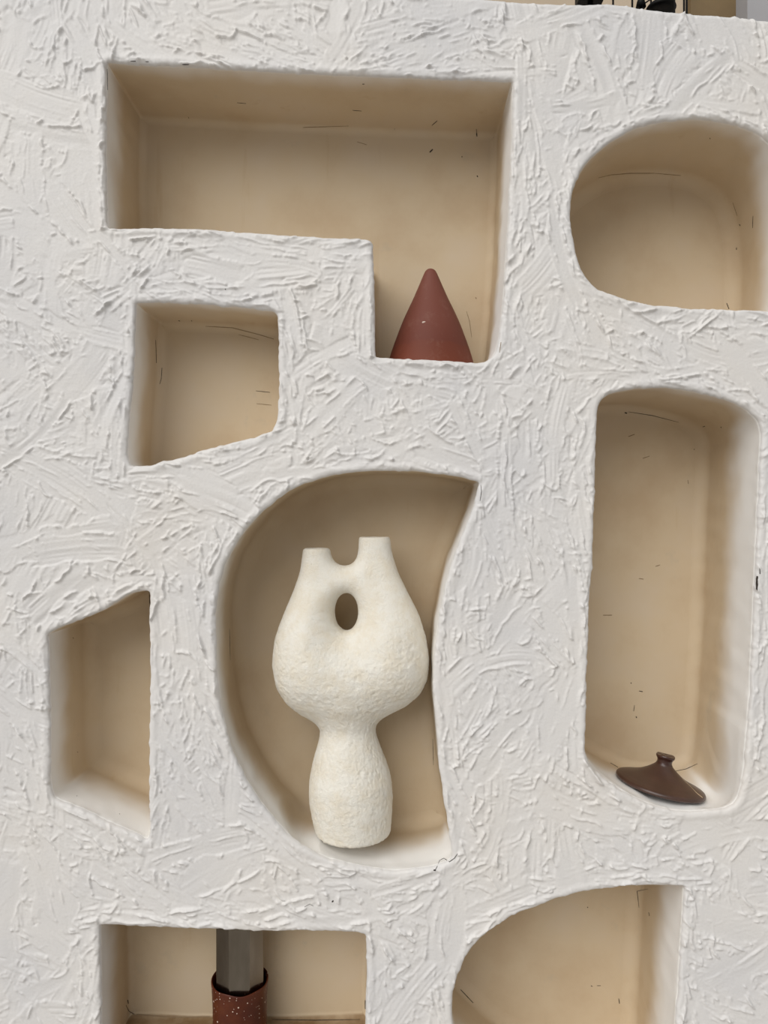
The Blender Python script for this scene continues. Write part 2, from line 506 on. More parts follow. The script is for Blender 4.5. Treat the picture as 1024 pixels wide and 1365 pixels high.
# ------------------------------------------------------------------ grid mesh of a region bounded by outlines
def grid_region(xs, ys, inside_fn, A, B):
    """quads of the grid xs*ys that have a vertex in the region; stray vertices are pulled on to the outline"""
    gx, gy = np.meshgrid(xs, ys)
    ins = inside_fn(gx, gy)
    h, w = gx.shape
    any4 = ins[:-1, :-1] | ins[1:, :-1] | ins[:-1, 1:] | ins[1:, 1:]
    use = np.zeros((h, w), bool)
    use[:-1, :-1] |= any4; use[1:, :-1] |= any4; use[:-1, 1:] |= any4; use[1:, 1:] |= any4
    snap = use & ~ins
    pts = np.stack([gx[snap], gy[snap]], 1)
    if len(pts):
        q, _ = nearest_on(pts, A, B, 800)
        gx = gx.copy(); gy = gy.copy()
        gx[snap] = q[:, 0]; gy[snap] = q[:, 1]
    idx = -np.ones((h, w), int); idx[use] = np.arange(use.sum())
    i, j = np.where(any4)
    faces = np.stack([idx[i, j], idx[i + 1, j], idx[i + 1, j + 1], idx[i, j + 1]], 1)
    return gx[use], gy[use], faces, snap[use]

# --- the wall face
def axis(lo, hi, a, b, fine, coarse):
    return np.concatenate([np.arange(lo, a, coarse), np.arange(a, b, fine), np.arange(b, hi + coarse * 0.5, coarse)])
xs = axis(X0 + 2, X1 - 2, -24, 1048, 1.25, 4.0)
vs = axis(0, 1634 + 0, 0, 1392, 1.25, 4.0)            # rows follow the sloping top edge
gx, gy = np.meshgrid(xs, vs)
# rows: top edge maps to v=0, straightened out by v=60
def row_to_py(px, v):
    t = top_at(px)
    return np.where(v < 60, t + v * (60 - t) / 60, v)
fx0, fv0 = gx, row_to_py(gx, gy)
ins = sdf(fx0, fv0) > 0
h, w = ins.shape
any4 = ins[:-1, :-1] | ins[1:, :-1] | ins[:-1, 1:] | ins[1:, 1:]
use = np.zeros((h, w), bool)
use[:-1, :-1] |= any4; use[1:, :-1] |= any4; use[:-1, 1:] |= any4; use[1:, 1:] |= any4
snap = use & ~ins
fx, fv = fx0.copy(), fv0.copy()
q, _ = nearest_on(np.stack([fx[snap], fv[snap]], 1), SA, SB, 800)
fx[snap] = q[:, 0]; fv[snap] = q[:, 1]
idx = -np.ones((h, w), int); idx[use] = np.arange(use.sum())
i, j = np.where(any4)
faces = np.stack([idx[i, j], idx[i + 1, j], idx[i + 1, j + 1], idx[i, j + 1]], 1)
PX, PY = fx[use], fv[use]
YY = face_y(PX, PY)
YY[snap[use]] = LIP
wall = np_mesh('wall_front', np.stack([wx(PX), YY, wz(PY)], 1), faces, M_WHITE)
tag(wall, 'white trowelled plaster wall with eight cut-out niches', 'wall', kind='structure')

# --- niche linings
def sag(Nk, x, y, z):
    """floors worn down under the things that stand on them"""
    if Nk == 'leaf':
        # the plaster gives way round the foot of the vase
        lvl = VASE_Z - 0.004
        rr = np.hypot(x - wx(468, VASE_Y), y - VASE_Y)
        t = np.clip((0.158 - rr) / 0.060, 0, 1); t = t * t * (3 - 2 * t)
        wgt = t * np.clip((y - 0.003) / 0.012, 0, 1) * np.clip((EYE - 0.50 - z) / 0.06, 0, 1)
        return np.where(z > lvl, z + (lvl - z) * wgt, z)
    if Nk == 'tall':
        pl = LID_Z - math.tan(LID_ROLL) * (x - LID_X) - 0.0015
        rr = np.hypot(x - LID_X, y - LID_Y)
        wgt = np.clip((0.155 - rr) / 0.045, 0, 1) * np.clip((y - 0.006) / 0.03, 0, 1)
        return np.where(z < EYE - 0.45, z + (np.minimum(z, pl) - z) * wgt, z)
    return z
VASE_Y = 0.100
VASE_Z = wz(1109, VASE_Y)
LID_X, LID_Y, LID_Z, LID_ROLL = wx(880, 0.115), 0.115, wz(1049, 0.115), math.radians(11)

UND = [grid_noise((220, 220), 12, 50 + k) for k in range(len(NICHES))]
def back_y(k, x, z, d):
    u = (x + 1.4) * 70; v = (z + 0.1) * 70
    return d + 0.0022 * bilin(UND[k], u % 215, v % 215)

bvh_v, bvh_f = [], []
for k, N in enumerate(NICHES):
    P = N['P']; nrm = poly_normals(P); n = len(P)
    d, fil = N['d'], N['fil']
    # smooth the normals a little so the fillet does not pinch
    for _ in range(6): nrm = 0.5 * nrm + 0.25 * (np.roll(nrm, 1, 0) + np.roll(nrm, -1, 0))
    nrm /= np.linalg.norm(nrm, axis=1)[:, None]
    rows = [(0.0035, 0.0022), (LIP, 0.0)]
    for y in np.linspace(LIP, d - fil, 34)[1:]: rows.append((y, 0.0))
    for a in np.linspace(0, math.pi / 2, 9)[1:]: rows.append((d - fil + fil * math.sin(a), -fil * (1 - math.cos(a))))
    V = []
    X_, Z_ = wx(P[:, 0]), wz(P[:, 1])
    XS, ZS = wx(N['S'][:, 0]), wz(N['S'][:, 1])
    wav = grid_noise((40, n + 1), 9, 400 + k) * 0.0007
    wav = wav * np.minimum(1, np.minimum(np.arange(n + 1), n - np.arange(n + 1)) / 20)[None, :]
    ss = np.arange(n) * 2.0
    rr = np.random.default_rng(300 + k)
    for ri, (y, off) in enumerate(rows):
        t = np.clip((y - LIP) / 0.03, 0, 1)
        t2 = np.clip((y - LIP) / 0.012, 0, 1)
        ucur = wav[min(39, int(y / d * 36))][:n] * t + (0.003 * t if N['key'] == 'leaf' else 0)
        x = X_ + (XS - X_) * t2 + nrm[:, 0] * (off + ucur); z = Z_ + (ZS - Z_) * t2 - nrm[:, 1] * (off + ucur)
        yy = np.full(n, y)
        if ri == len(rows) - 1: last_px = np.stack([(x / K) + CX, CY - (z - EYE) / K], 1)
        yb = back_y(k, x, z, d) - d
        yy = yy + yb * np.clip((y - (d - fil - 0.03)) / (fil + 0.03), 0, 1)
        z = sag(N['key'], x, yy, z)
        V.append(np.stack([x, yy, z], 1))
    V = np.vstack(V)
    m = len(rows)
    a = np.arange(n); b = (a + 1) % n
    Fc = np.vstack([np.stack([r_ * n + a, r_ * n + b, (r_ + 1) * n + b, (r_ + 1) * n + a], 1) for r_ in range(m - 1)])
    lo, hi = last_px.min(0), last_px.max(0)
    bx, bz, bf, _ = grid_region(np.arange(lo[0] - 6, hi[0] + 7, 5.0), np.arange(lo[1] - 6, hi[1] + 7, 5.0),
                                lambda x, y: inside_poly(x, y, last_px), last_px, np.roll(last_px, -1, 0))
    X2, Z2 = wx(bx), wz(bz)
    Y2 = back_y(k, X2, Z2, d)
    Z3 = sag(N['key'], X2, Y2, Z2)
    Fc = np.vstack([Fc, bf + len(V)])
    V = np.vstack([V, np.stack([X2, Y2, Z3], 1)])
    # face the room
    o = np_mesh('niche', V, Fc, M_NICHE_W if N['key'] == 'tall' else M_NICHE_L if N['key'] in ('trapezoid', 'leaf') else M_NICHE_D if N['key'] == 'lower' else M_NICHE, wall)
    o['label'] = N['label']
    base = len(bvh_v)
    bvh_v += V.tolist(); bvh_f += (Fc + base).tolist()
NBVH = BVHTree.FromPolygons(bvh_v, bvh_f)

# --- the rest of the wall unit: top ledge, sides, rear
UD = 0.36
bm = bmesh.new()
lx = np.linspace(X0 + 2, X1 - 2, 80)
ra = [bm.verts.new((wx(x), 0.010, wz(top_at(x)))) for x in lx]
rb = [bm.verts.new((wx(x), UD, wz(top_at(x)) - 0.004)) for x in lx]
for i in range(len(lx) - 1): bm.faces.new((ra[i], ra[i + 1], rb[i + 1], rb[i]))
bm_obj('top_ledge', bm, M_WHITE, wall, True)
bm = bmesh.new()
zl, zr = wz(top_at(X0 + 2)), wz(top_at(X1 - 2))
xl, xr = wx(X0 + 2), wx(X1 - 2)
bm.faces.new([bm.verts.new(p) for p in ((xl, 0, 0), (xl, UD, 0), (xl, UD, zl), (xl, 0.01, zl))])
bm.faces.new([bm.verts.new(p) for p in ((xr, 0, 0), (xr, UD, 0), (xr, UD, zr), (xr, 0.01, zr))])
bm.faces.new([bm.verts.new(p) for p in ((xl, UD, 0), (xr, UD, 0), (xr, UD, zr - 0.004), (xl, UD, zl - 0.004))])
bm_obj('rear_shell', bm, M_WHITE, wall)

# --- cracks, chips and scuffs
CAMP = Vector((0, -CAMD, EYE))
def hit(px, py):
    dv = Vector(((px - CX) / F, 1.0, -(py - CY) / F)).normalized()
    loc, nor, i, dist = NBVH.ray_cast(CAMP, dv)
    s = float(sdf(np.array([px]), np.array([py]))[0])
    if s > 0 or loc is None:
        y = float(face_y(np.array([float(px)]), np.array([float(py)]))[0]) - 0.0004
        t = (CAMD + y) / dv.y
        return CAMP + dv * t
    return loc - dv * 0.0006
def mark(pts, wpx, mat=None, name='crack'):
    P = []
    for (a, b) in zip(pts, pts[1:]):
        n = max(2, int(math.dist(a, b) / 3))
        for t in np.linspace(0, 1, n, endpoint=False):
            P.append((a[0] + (b[0] - a[0]) * t, a[1] + (b[1] - a[1]) * t))
    P.append(pts[-1])
    W3 = [hit(*p) for p in P]
    n = len(W3)
    rad = [wpx * 0.38 * K * (CAMD + p.y) / CAMD * (0.35 + 0.65 * math.sin(math.pi * (i + 0.6) / (n + 0.2)) ** 0.6) * random.uniform(0.8, 1.15) for i, p in enumerate(W3)]
    bm = bmesh.new(); tube_pts(bm, W3, rad, 6, 0.35)
    o = bm_obj(name, bm, mat or M_CRACK, wall, True)
    return o
DARK = [
    ([(143, 92), (143.5, 120)], 1.4), ([(174, 81.5), (181, 81.5)], 1.6), ([(194, 82), (198, 82)], 1.4), ([(243, 86), (252, 86)], 1.8),
    ([(316, 137), (328, 138)], 1.0), ([(576, 167), (583, 161)], 2.0), ([(573, 203), (577, 199)], 2.2), ([(251, 156), (252, 158)], 1.8), ([(470, 147), (482, 148)], 1.2),
    ([(483, 112), (486, 112)], 1.6), ([(635, 172), (636, 182)], 2.0), ([(636, 234), (637, 236)], 1.6), ([(616, 208), (616, 210)], 1.4), ([(526, 171), (526, 173)], 1.6),
    ([(207.5, 453), (208, 470), (208.5, 484)], 1.5), ([(216, 490), (215, 505), (213, 512)], 1.0), ([(238, 427), (240, 428)], 2.2), ([(255, 427), (256, 428)], 2.2), ([(341, 521), (360, 523)], 0.9),
    ([(946.5, 184), (947, 185)], 2.4), ([(1004, 288), (1003.5, 304)], 1.2), ([(986, 299), (987, 301)], 1.8), ([(969, 404), (972, 412)], 1.5), ([(982, 330), (982, 333)], 1.6),
    ([(833, 550), (836, 551)], 2.6), ([(838, 549), (870, 554), (905, 563)], 1.0), ([(937, 569), (940, 568)], 1.6), ([(961, 569), (962, 570)], 2.0), ([(925, 599), (926, 599)], 1.6),
    ([(814, 1017), (824, 1023)], 1.5), ([(900, 1028), (915, 1025), (930, 1018)], 1.3), ([(848, 955), (849, 957)], 1.6), ([(852, 921), (857, 922)], 1.2), ([(841, 910), (842, 911)], 1.6), ([(846, 940), (845, 948)], 0.9),
    ([(864, 1185), (849.5 + 0, 1188), (852, 1210)], 0.9), ([(865, 1216), (866, 1221)], 1.6), ([(783, 1209), (784, 1210)], 1.4), ([(825, 1331), (826, 1338)], 1.2), ([(788, 1314), (790, 1315)], 1.2), ([(796, 1314), (801, 1314)], 1.0),
    ([(614, 1319), (631, 1337)], 1.5), ([(306, 838), (306.5, 862), (307, 880)], 1.0), ([(170, 1333), (171, 1338)], 2.2), ([(168, 1340), (172, 1348), (179, 1352)], 1.2), ([(363, 1359), (420, 1360), (480, 1359)], 1.6), ([(487, 1333), (487, 1345)], 1.8),
    ([(443, 1201), (444, 1202)], 4.2), ([(580, 1160), (583, 1155), (586, 1147), (592, 1144), (599, 1149), (606, 1144), (610, 1138)], 1.4), ([(578, 1160), (581, 1160)], 3.0), ([(406, 1209), (413, 1205), (418, 1208)], 0.8),
    ([(1013, 757), (1013.4, 765)], 1.8), ([(1009.6, 768), (1009, 786)], 4.4),
    ([(199, 788), (200, 812)], 1.2), ([(641, 646), (642, 655), (640, 668)], 1.0), ([(300, 385), (301, 386)], 1.6), ([(577, 985), (578, 1020)], 0.8),
    ([(97, 850), (98, 851)], 1.8), ([(103, 1002), (104, 1003)], 1.4), ([(159, 1085), (160, 1085)], 1.6), ([(102, 1061), (103, 1061)], 1.4),
]
for pts, wpx in DARK: mark(pts, wpx)
for pts, wpx in [([(798, 237), (815, 233), (840, 231), (872, 231)], 2.0), ([(872, 231), (908, 234)], 1.2), ([(404, 170), (430, 169), (465, 168)], 1.6), 
                 ([(476, 189), (489, 193)], 1.0), ([(274, 435), (310, 437), (345, 446), (365, 452)], 1.6), ([(318, 446), (345, 453)], 1.0), ([(977, 270), (983, 288)], 1.2), ([(838, 582), (846, 579)], 1.2), ([(857, 611), (866, 608)], 1.2),
                 ([(342, 538), (362, 540)], 0.9), ([(804, 820), (816, 820)], 1.4), ([(852, 771), (858, 772)], 1.2), ([(874, 755), (880, 753)], 1.2), ([(917, 640), (918, 645)], 1.0), ([(182, 1352), (230, 1356), (280, 1355)], 2.0),
                 ([(668, 456), (666, 470)], 1.0), ([(628, 1062), (629, 1063)], 1.0), ([(622, 415), (626, 428), (629, 450)], 0.9), ([(634, 396), (635, 398)], 1.4)]:
    mark(pts, wpx, M_SCUFF, 'scuff')

# ------------------------------------------------------------------ the cream vase
def make_vase():
    # silhouette in photo pixels at the vase's own middle plane; flat ends are cut later
    body = [(440, 690), (440, 732), (443, 745), (449, 752), (460, 755), (470, 752), (476, 744), (478, 730), (478, 680), (520, 680), (520, 715), (523, 738), (531, 763), (544, 790), (559, 819), (568, 848), (573, 878), (571, 902),
            (561, 924), (542, 940), (518, 952), (503, 962), (500, 972), (504, 986), (513, 1008), (522, 1035), (524, 1062), (523, 1085), (521, 1108), (519, 1160), (423, 1160), (421, 1110), (416, 1090), (412, 1066),
            (412, 1040), (418, 1010), (425, 987), (428, 972), (420, 962), (400, 951), (381, 936), (368, 914), (363, 885), (366, 852), (378, 818), (391, 788), (400, 762), (404, 732), (405, 690)]
    P = resample_closed(np.array(body, float), 1.5)
    for _ in range(16): P = 0.5 * P + 0.25 * (np.roll(P, 1, 0) + np.roll(P, -1, 0))
    th = np.linspace(0, 2 * math.pi, 90, endpoint=False)
    hole = np.stack([462 + 15.5 * np.cos(th), 815.5 + 25.5 * np.sin(th)], 1)
    S = 1.8
    gx = np.arange(350, 588, S); gz = np.arange(700, 1122, S)
    XX, ZZ = np.meshgrid(gx, gz)
    pts = np.stack([XX.ravel(), ZZ.ravel()], 1)
    A = np.vstack([P, hole]); B = np.vstack([np.roll(P, -1, 0), np.roll(hole, -1, 0)])
    _, d = nearest_on(pts, A, B, 3000)
    ins = inside_poly(pts[:, 0], pts[:, 1], P) & ~inside_poly(pts[:, 0], pts[:, 1], hole)
    d = np.where(ins, d, -d).reshape(XX.shape)
    R = np.interp(ZZ, [700, 745, 775, 810, 845, 880, 910, 935, 950, 970, 1000, 1040, 1070, 1120], [18.5, 20, 24, 36, 54, 62, 61, 54, 44, 35.5, 44, 54, 55, 51])
    # clamp radius where the form is slimmer than that so no crease shows
    dd = np.clip(d, None, R)
    prof = np.where(d > 0, dd * (2 * R - dd), 2 * R * d)
    for _ in range(14):
        prof[1:-1, 1:-1] = 0.5 * prof[1:-1, 1:-1] + 0.125 * (prof[:-2, 1:-1] + prof[2:, 1:-1] + prof[1:-1, :-2] + prof[1:-1, 2:])
    gy = np.arange(-78, 79, S)
    Fv = gy[None, None, :] ** 2 - prof[:, :, None]                 # <0 inside
    Fv = Fv / (2 * R[:, :, None])
    z3 = ZZ[:, :, None]; x3 = XX[:, :, None]
    def smax(a, b, k):
        hh = np.clip(0.5 + 0.5 * (a - b) / k, 0, 1)
        return b * (1 - hh) + a * hh + k * hh * (1 - hh)
    top = np.where(x3 < 459, 730.5 - z3, 715.0 - z3)
    Fv = smax(Fv, top, 4.0)
    for mx, my, mr in ((422.5, 730, 11.5), (499, 715, 14.5)):      # open mouths
        cyl = np.sqrt((x3 - mx) ** 2 + gy[None, None, :] ** 2) - mr
        cyl = np.maximum(cyl, z3 - (my + 34))
        Fv = smax(Fv, -cyl, 3.0)
    Fv = smax(Fv, z3 - 1109.5, 5.0)
    # surface nets
    neg = Fv < 0
    a, b, c = Fv.shape
    cnt = np.zeros((a - 1, b - 1, c - 1), int); sx = np.zeros((a - 1, b - 1, c - 1, 3))
    corners = [(i, j, k) for i in (0, 1) for j in (0, 1) for k in (0, 1)]
    sl = lambda cc: tuple(slice(q, (dim - 1) + q) for q, dim in zip(cc, (a, b, c)))
    for c1 in corners:
        for ax in range(3):
            if c1[ax]: continue
            c2 = list(c1); c2[ax] = 1
            f1 = Fv[sl(c1)]; f2 = Fv[sl(c2)]
            cr = (f1 < 0) != (f2 < 0)
            t = np.where(cr, f1 / (f1 - f2 + 1e-12), 0)
            for q in range(3):
                sx[..., q] += np.where(cr, c1[q] + (t if q == ax else 0), 0)
            cnt += cr
    on = cnt > 0
    vid = -np.ones(on.shape, int); vid[on] = np.arange(on.sum())
    base = np.stack(np.where(on), 1)
    pos = base + sx[on] / cnt[on][:, None]
    quads = []
    for ax in range(3):
        o1, o2 = [q for q in range(3) if q != ax]
        s1 = [slice(1, dim - 1) for dim in (a, b, c)]; s1[ax] = slice(0, (a, b, c)[ax] - 1)
        s2 = list(s1); s2[ax] = slice(1, (a, b, c)[ax])
        n1 = neg[tuple(s1)]; n2 = neg[tuple(s2)]
        ii = np.stack(np.where(n1 != n2), 1)
        off = np.array([s.start for s in s1])
        e = ii + off
        sign = n1[tuple(ii.T)]
        u = np.zeros(3, int); u[o1] = 1; v = np.zeros(3, int); v[o2] = 1
        g = lambda p: vid[tuple(p.T)]
        qd = np.stack([g(e), g(e - u), g(e - u - v), g(e - v)], 1)
        flip = sign if ax != 1 else ~sign
        qd[flip] = qd[flip][:, ::-1]
        quads.append(qd)
    quads = np.vstack(quads)
    # pos axes: 0 = z(down), 1 = x, 2 = y
    s = (CAMD + VASE_Y) / F
    px = 350 + pos[:, 1] * S; pz = 700 + pos[:, 0] * S; py = -78 + pos[:, 2] * S
    V = np.stack([(px - CX) * s, VASE_Y + py * s, EYE - (pz - CY) * s], 1)
    # light relaxation
    E = np.vstack([quads[:, [0, 1]], quads[:, [1, 2]], quads[:, [2, 3]], quads[:, [3, 0]]])
    for it in range(5):
        acc = np.zeros_like(V); cn = np.zeros(len(V))
        np.add.at(acc, E[:, 0], V[E[:, 1]]); np.add.at(cn, E[:, 0], 1)
        np.add.at(acc, E[:, 1], V[E[:, 0]]); np.add.at(cn, E[:, 1], 1)
        V = V + (0.5 if it % 2 == 0 else -0.3) * (acc / cn[:, None] - V)
    # shared normals so that the pieces meet without a seam
    fn = np.cross(V[quads[:, 2]] - V[quads[:, 0]], V[quads[:, 3]] - V[quads[:, 1]])
    vn = np.zeros_like(V)
    for q in range(4): np.add.at(vn, quads[:, q], fn)
    vn /= np.linalg.norm(vn, axis=1)[:, None] + 1e-12
    ctr = np.array([wx(468, VASE_Y), VASE_Y, wz(885, VASE_Y)])
    sel = pz < 900
    if ((V[sel] - ctr) * vn[sel]).sum() < 0:
        quads = quads[:, ::-1]; vn = -vn
    # grainy chalk skin
    gr = np.random.default_rng(5)
    ga = grid_noise((260, 260), 1.6, 91); gb = grid_noise((260, 260), 3.5, 92)
    u_ = (np.arctan2(V[:, 1] - VASE_Y, V[:, 0] - ctr[0]) + 3.2) * 36; v_ = (V[:, 2] - 0.6) * 330
    fac = np.clip((pz - 770) / 90, 0.25, 1)
    V = V + vn * ((-0.0011 * np.abs(bilin(ga, u_, v_)) + 0.0003 * bilin(gb, u_, v_)) * fac)[:, None]
    fn = np.cross(V[quads[:, 2]] - V[quads[:, 0]], V[quads[:, 3]] - V[quads[:, 1]])
    vn = np.zeros_like(V)
    for q in range(4): np.add.at(vn, quads[:, q], fn)
    vn /= np.linalg.norm(vn, axis=1)[:, None] + 1e-12

    m, nt, b = new_mat('chalk_ceramic')
    c = ramp(nt, noise(nt, 30, 6, 0.65), [(0.35, (0.86, 0.79, 0.655, 1)), (0.6, (0.91, 0.87, 0.775, 1))])
    nt.links.new(c, b.inputs['Base Color'])
    b.inputs['Roughness'].default_value = 0.85; b.inputs['Specular IOR Level'].default_value = 0.2
    bump(nt, b, noise(nt, 190, 7, 0.75), 0.9, 0.004)

    root = empty('vase', (wx(468, VASE_Y), VASE_Y, VASE_Z))
    tag(root, 'cream chalky ceramic vase with two spouts and an oval hole, in the half-moon niche', 'vase')
    fz = pz[quads].mean(1); fxm = px[quads].mean(1)
    cls = np.where(fz > 966, 2, np.where(fz < 752, np.where(fxm < 459, 0, 1), 3))
    for code, nm in ((3, 'body'), (2, 'pedestal'), (0, 'spout'), (1, 'spout')):
        fq = quads[cls == code]
        ids, inv = np.unique(fq, return_inverse=True)
        o = np_mesh(nm, V[ids] - np.array(root.location), inv.reshape(-1, 4), m, root)
        if len(o.data.vertices) == len(ids):
            o.data.normals_split_custom_set_from_vertices(vn[ids].tolist())
    return root
make_vase()

# ------------------------------------------------------------------ the red clay cone
def make_cone():
    y = 0.112; s = (CAMD + y) / F
    zf = wz(482.5, 0) + 0.0005
    zt = wz(358, y)
    h = zt - zf
    prof = [(0.0, 0.0), (0.092, 0.0), (0.0985, 0.003)]
    pr2 = [(0.0975, 0.002)] + [(hw_ * s, h - (p_ - 357.6) * s) for p_, hw_ in ((476.7, 54.8), (457.7, 48.5), (432.3, 38.9), (415, 31.2), (399.3, 23.7), (390, 19.6), (381.5, 15.9), (372, 11.9), (364.5, 8.6), (361, 6.6), (358.8, 3.9))] + [(0.0, h)]
    pr2 = smooth_profile(pr2, 0.002)
    bm = bmesh.new()
    lathe(bm, prof[:2] + pr2, 96, lambda r, z, q: (r * (1 + 0.008 * math.sin(3 * q + z * 12)), z))
    m, nt, b = new_mat('red_clay')
    tc = nd(nt, 'ShaderNodeTexCoord'); sp = nd(nt, 'ShaderNodeSeparateXYZ'); nt.links.new(tc.outputs['Object'], sp.inputs[0])
    z1 = nd(nt, 'ShaderNodeMapRange'); z1.inputs['From Max'].default_value = h
    nt.links.new(sp.outputs['Z'], z1.inputs[0])
    a1 = nd(nt, 'ShaderNodeMath', operation='MULTIPLY_ADD'); a1.inputs[1].default_value = 0.14
    nt.links.new(noise(nt, 14, 4), a1.inputs[0]); nt.links.new(z1.outputs[0], a1.inputs[2])
    c = ramp(nt, a1.outputs[0], [(0.10, (0.157, 0.039, 0.019, 1)), (0.28, (0.146, 0.037, 0.020, 1)), (0.31, (0.134, 0.036, 0.022, 1)), (0.5, (0.157, 0.048, 0.032, 1)), (0.95, (0.170, 0.056, 0.039, 1))])
    f = ramp(nt, noise(nt, 38, 6, 0.7), [(0.55, (0, 0, 0, 1)), (0.8, (0.5, 0.5, 0.5, 1))])
    c = mix(nt, f, c, (0.240, 0.125, 0.091, 1))
    nt.links.new(c, b.inputs['Base Color'])
    b.inputs['Roughness'].default_value = 0.6; b.inputs['Specular IOR Level'].default_value = 0.25
    bump(nt, b, noise(nt, 120, 5, 0.6, stretch=(0.4, 0.4, 2.5)), 0.15, 0.0015)
    o = bm_obj('clay_cone', bm, m, None, True)
    o.location = (wx(574, y), y, zf)
    tag(o, 'reddish brown clay cone with a rounded tip, standing in the large stepped niche', 'clay cone')
    # pale chip in the clay
    bm = bmesh.new()
    bmesh.ops.create_icosphere(bm, subdivisions=2, radius=1.0)
    for v in bm.verts: v.co = Vector((v.co.x * 0.0042 + v.co.z * 0.0015, v.co.y * 0.0012, v.co.z * 0.0022)) * (1 + 0.2 * random.uniform(-1, 1))
    ch = bm_obj('chip', bm, plain('pale_chip', (0.62, 0.50, 0.42, 1), 0.7, bstr=0), o, True)
    zc = h - (440 - 358) * s; rc = np.interp(zc, [p[1] for p in pr2], [p[0] for p in pr2])
    xc = -11 * s
    ch.location = (xc, -math.sqrt(rc * rc - xc * xc) - 0.0001, zc)
    ch['label'] = 'pale chip in the clay'
    return o
make_cone()

# ------------------------------------------------------------------ the brown lid
def make_lid():
    root = empty('pot_lid', (LID_X, LID_Y, LID_Z), (math.radians(-1.5), LID_ROLL, 0))
    tag(root, 'dark brown glazed pot lid with a stubby knob, lying tilted in the tall arched niche', 'lid')
    m, nt, b = new_mat('brown_glaze')
    c = ramp(nt, noise(nt, 22, 6, 0.65), [(0.3, (0.046, 0.020, 0.012, 1)), (0.65, (0.068, 0.030, 0.019, 1))])
    nt.links.new(c, b.inputs['Base Color']); b.inputs['Roughness'].default_value = 0.42
    b.inputs['Coat Weight'].default_value = 0.25; b.inputs['Coat Roughness'].default_value = 0.2
    bump(nt, b, noise(nt, 60, 4), 0.2, 0.0012)
    m2, nt, b = new_mat('knob_glaze')
    c = ramp(nt, noise(nt, 22, 6, 0.65), [(0.3, (0.040, 0.013, 0.008, 1)), (0.65, (0.066, 0.025, 0.016, 1))])
    nt.links.new(c, b.inputs['Base Color']); b.inputs['Roughness'].default_value = 0.35
    b.inputs['Coat Weight'].default_value = 0.3; b.inputs['Coat Roughness'].default_value = 0.15
    R = 0.0938
    outer = smooth_profile([(R - 0.003, 0.0005), (R, 0.004), (R - 0.002, 0.009), (R - 0.010, 0.0125), (0.072, 0.0165), (0.052, 0.0245), (0.036, 0.034), (0.025, 0.0425), (0.0185, 0.0485), (0.0165, 0.052)], 0.0012)
    inner = [(0.0, 0.030), (0.03, 0.024), (0.06, 0.012), (0.083, 0.003)]
    def wob(r, z, q):
        k = min(1, max(0, (r - 0.05) / 0.04))
        return r * (1 + 0.012 * k * math.sin(2 * q + 0.6) + 0.006 * k * math.sin(5 * q)), z + 0.0022 * k * max(0, math.cos(q - 2.75)) ** 6 * (1 if z > 0.003 else 0)
    bm = bmesh.new(); lathe(bm, inner + outer, 128, wob)
    bm_obj('dome', bm, m, root, True)
    kn = smooth_profile([(0.0165, 0.0505), (0.0158, 0.056), (0.0168, 0.0615), (0.0195, 0.0655), (0.0200, 0.0685), (0.0180, 0.0705), (0.010, 0.0695), (0.0, 0.068)], 0.0008)
    bm = bmesh.new()
    lathe(bm, [(0.0, 0.050)] + kn, 48, lambda r, z, q: (r * (1 + 0.03 * math.sin(2 * q)), z + (0.0008 * math.sin(3 * q + 1) if z > 0.06 else 0)))
    o = bm_obj('knob', bm, m2, root, True); o['label'] = 'darker red-brown knob'
    # the pale crack in the glaze near the rim
    pts = []
    prf_r = [p[0] for p in outer]; prf_z = [p[1] for p in outer]
    for t in np.linspace(0, 1, 16):
        rr = 0.040 + (R - 0.004 - 0.040) * t
        q = math.radians(-24 - 20 * t + 2.5 * math.sin(7 * t))
        zz = np.interp(-rr, [-a for a in prf_r[4:]], prf_z[4:])
        r2, z2 = wob(rr, zz, q)
        pts.append((r2 * math.cos(q), r2 * math.sin(q), z2 + 0.0001))
    bm = bmesh.new(); tube_pts(bm, pts, [0.0004 + 0.0011 * (i / 15) ** 1.5 for i in range(16)], 6, 0.5)
    o = bm_obj('glaze_crack', bm, plain('bare_clay', (0.36, 0.26, 0.16, 1), 0.8, bstr=0), root, True); o['label'] = 'pale bare clay line in the glaze'
make_lid()

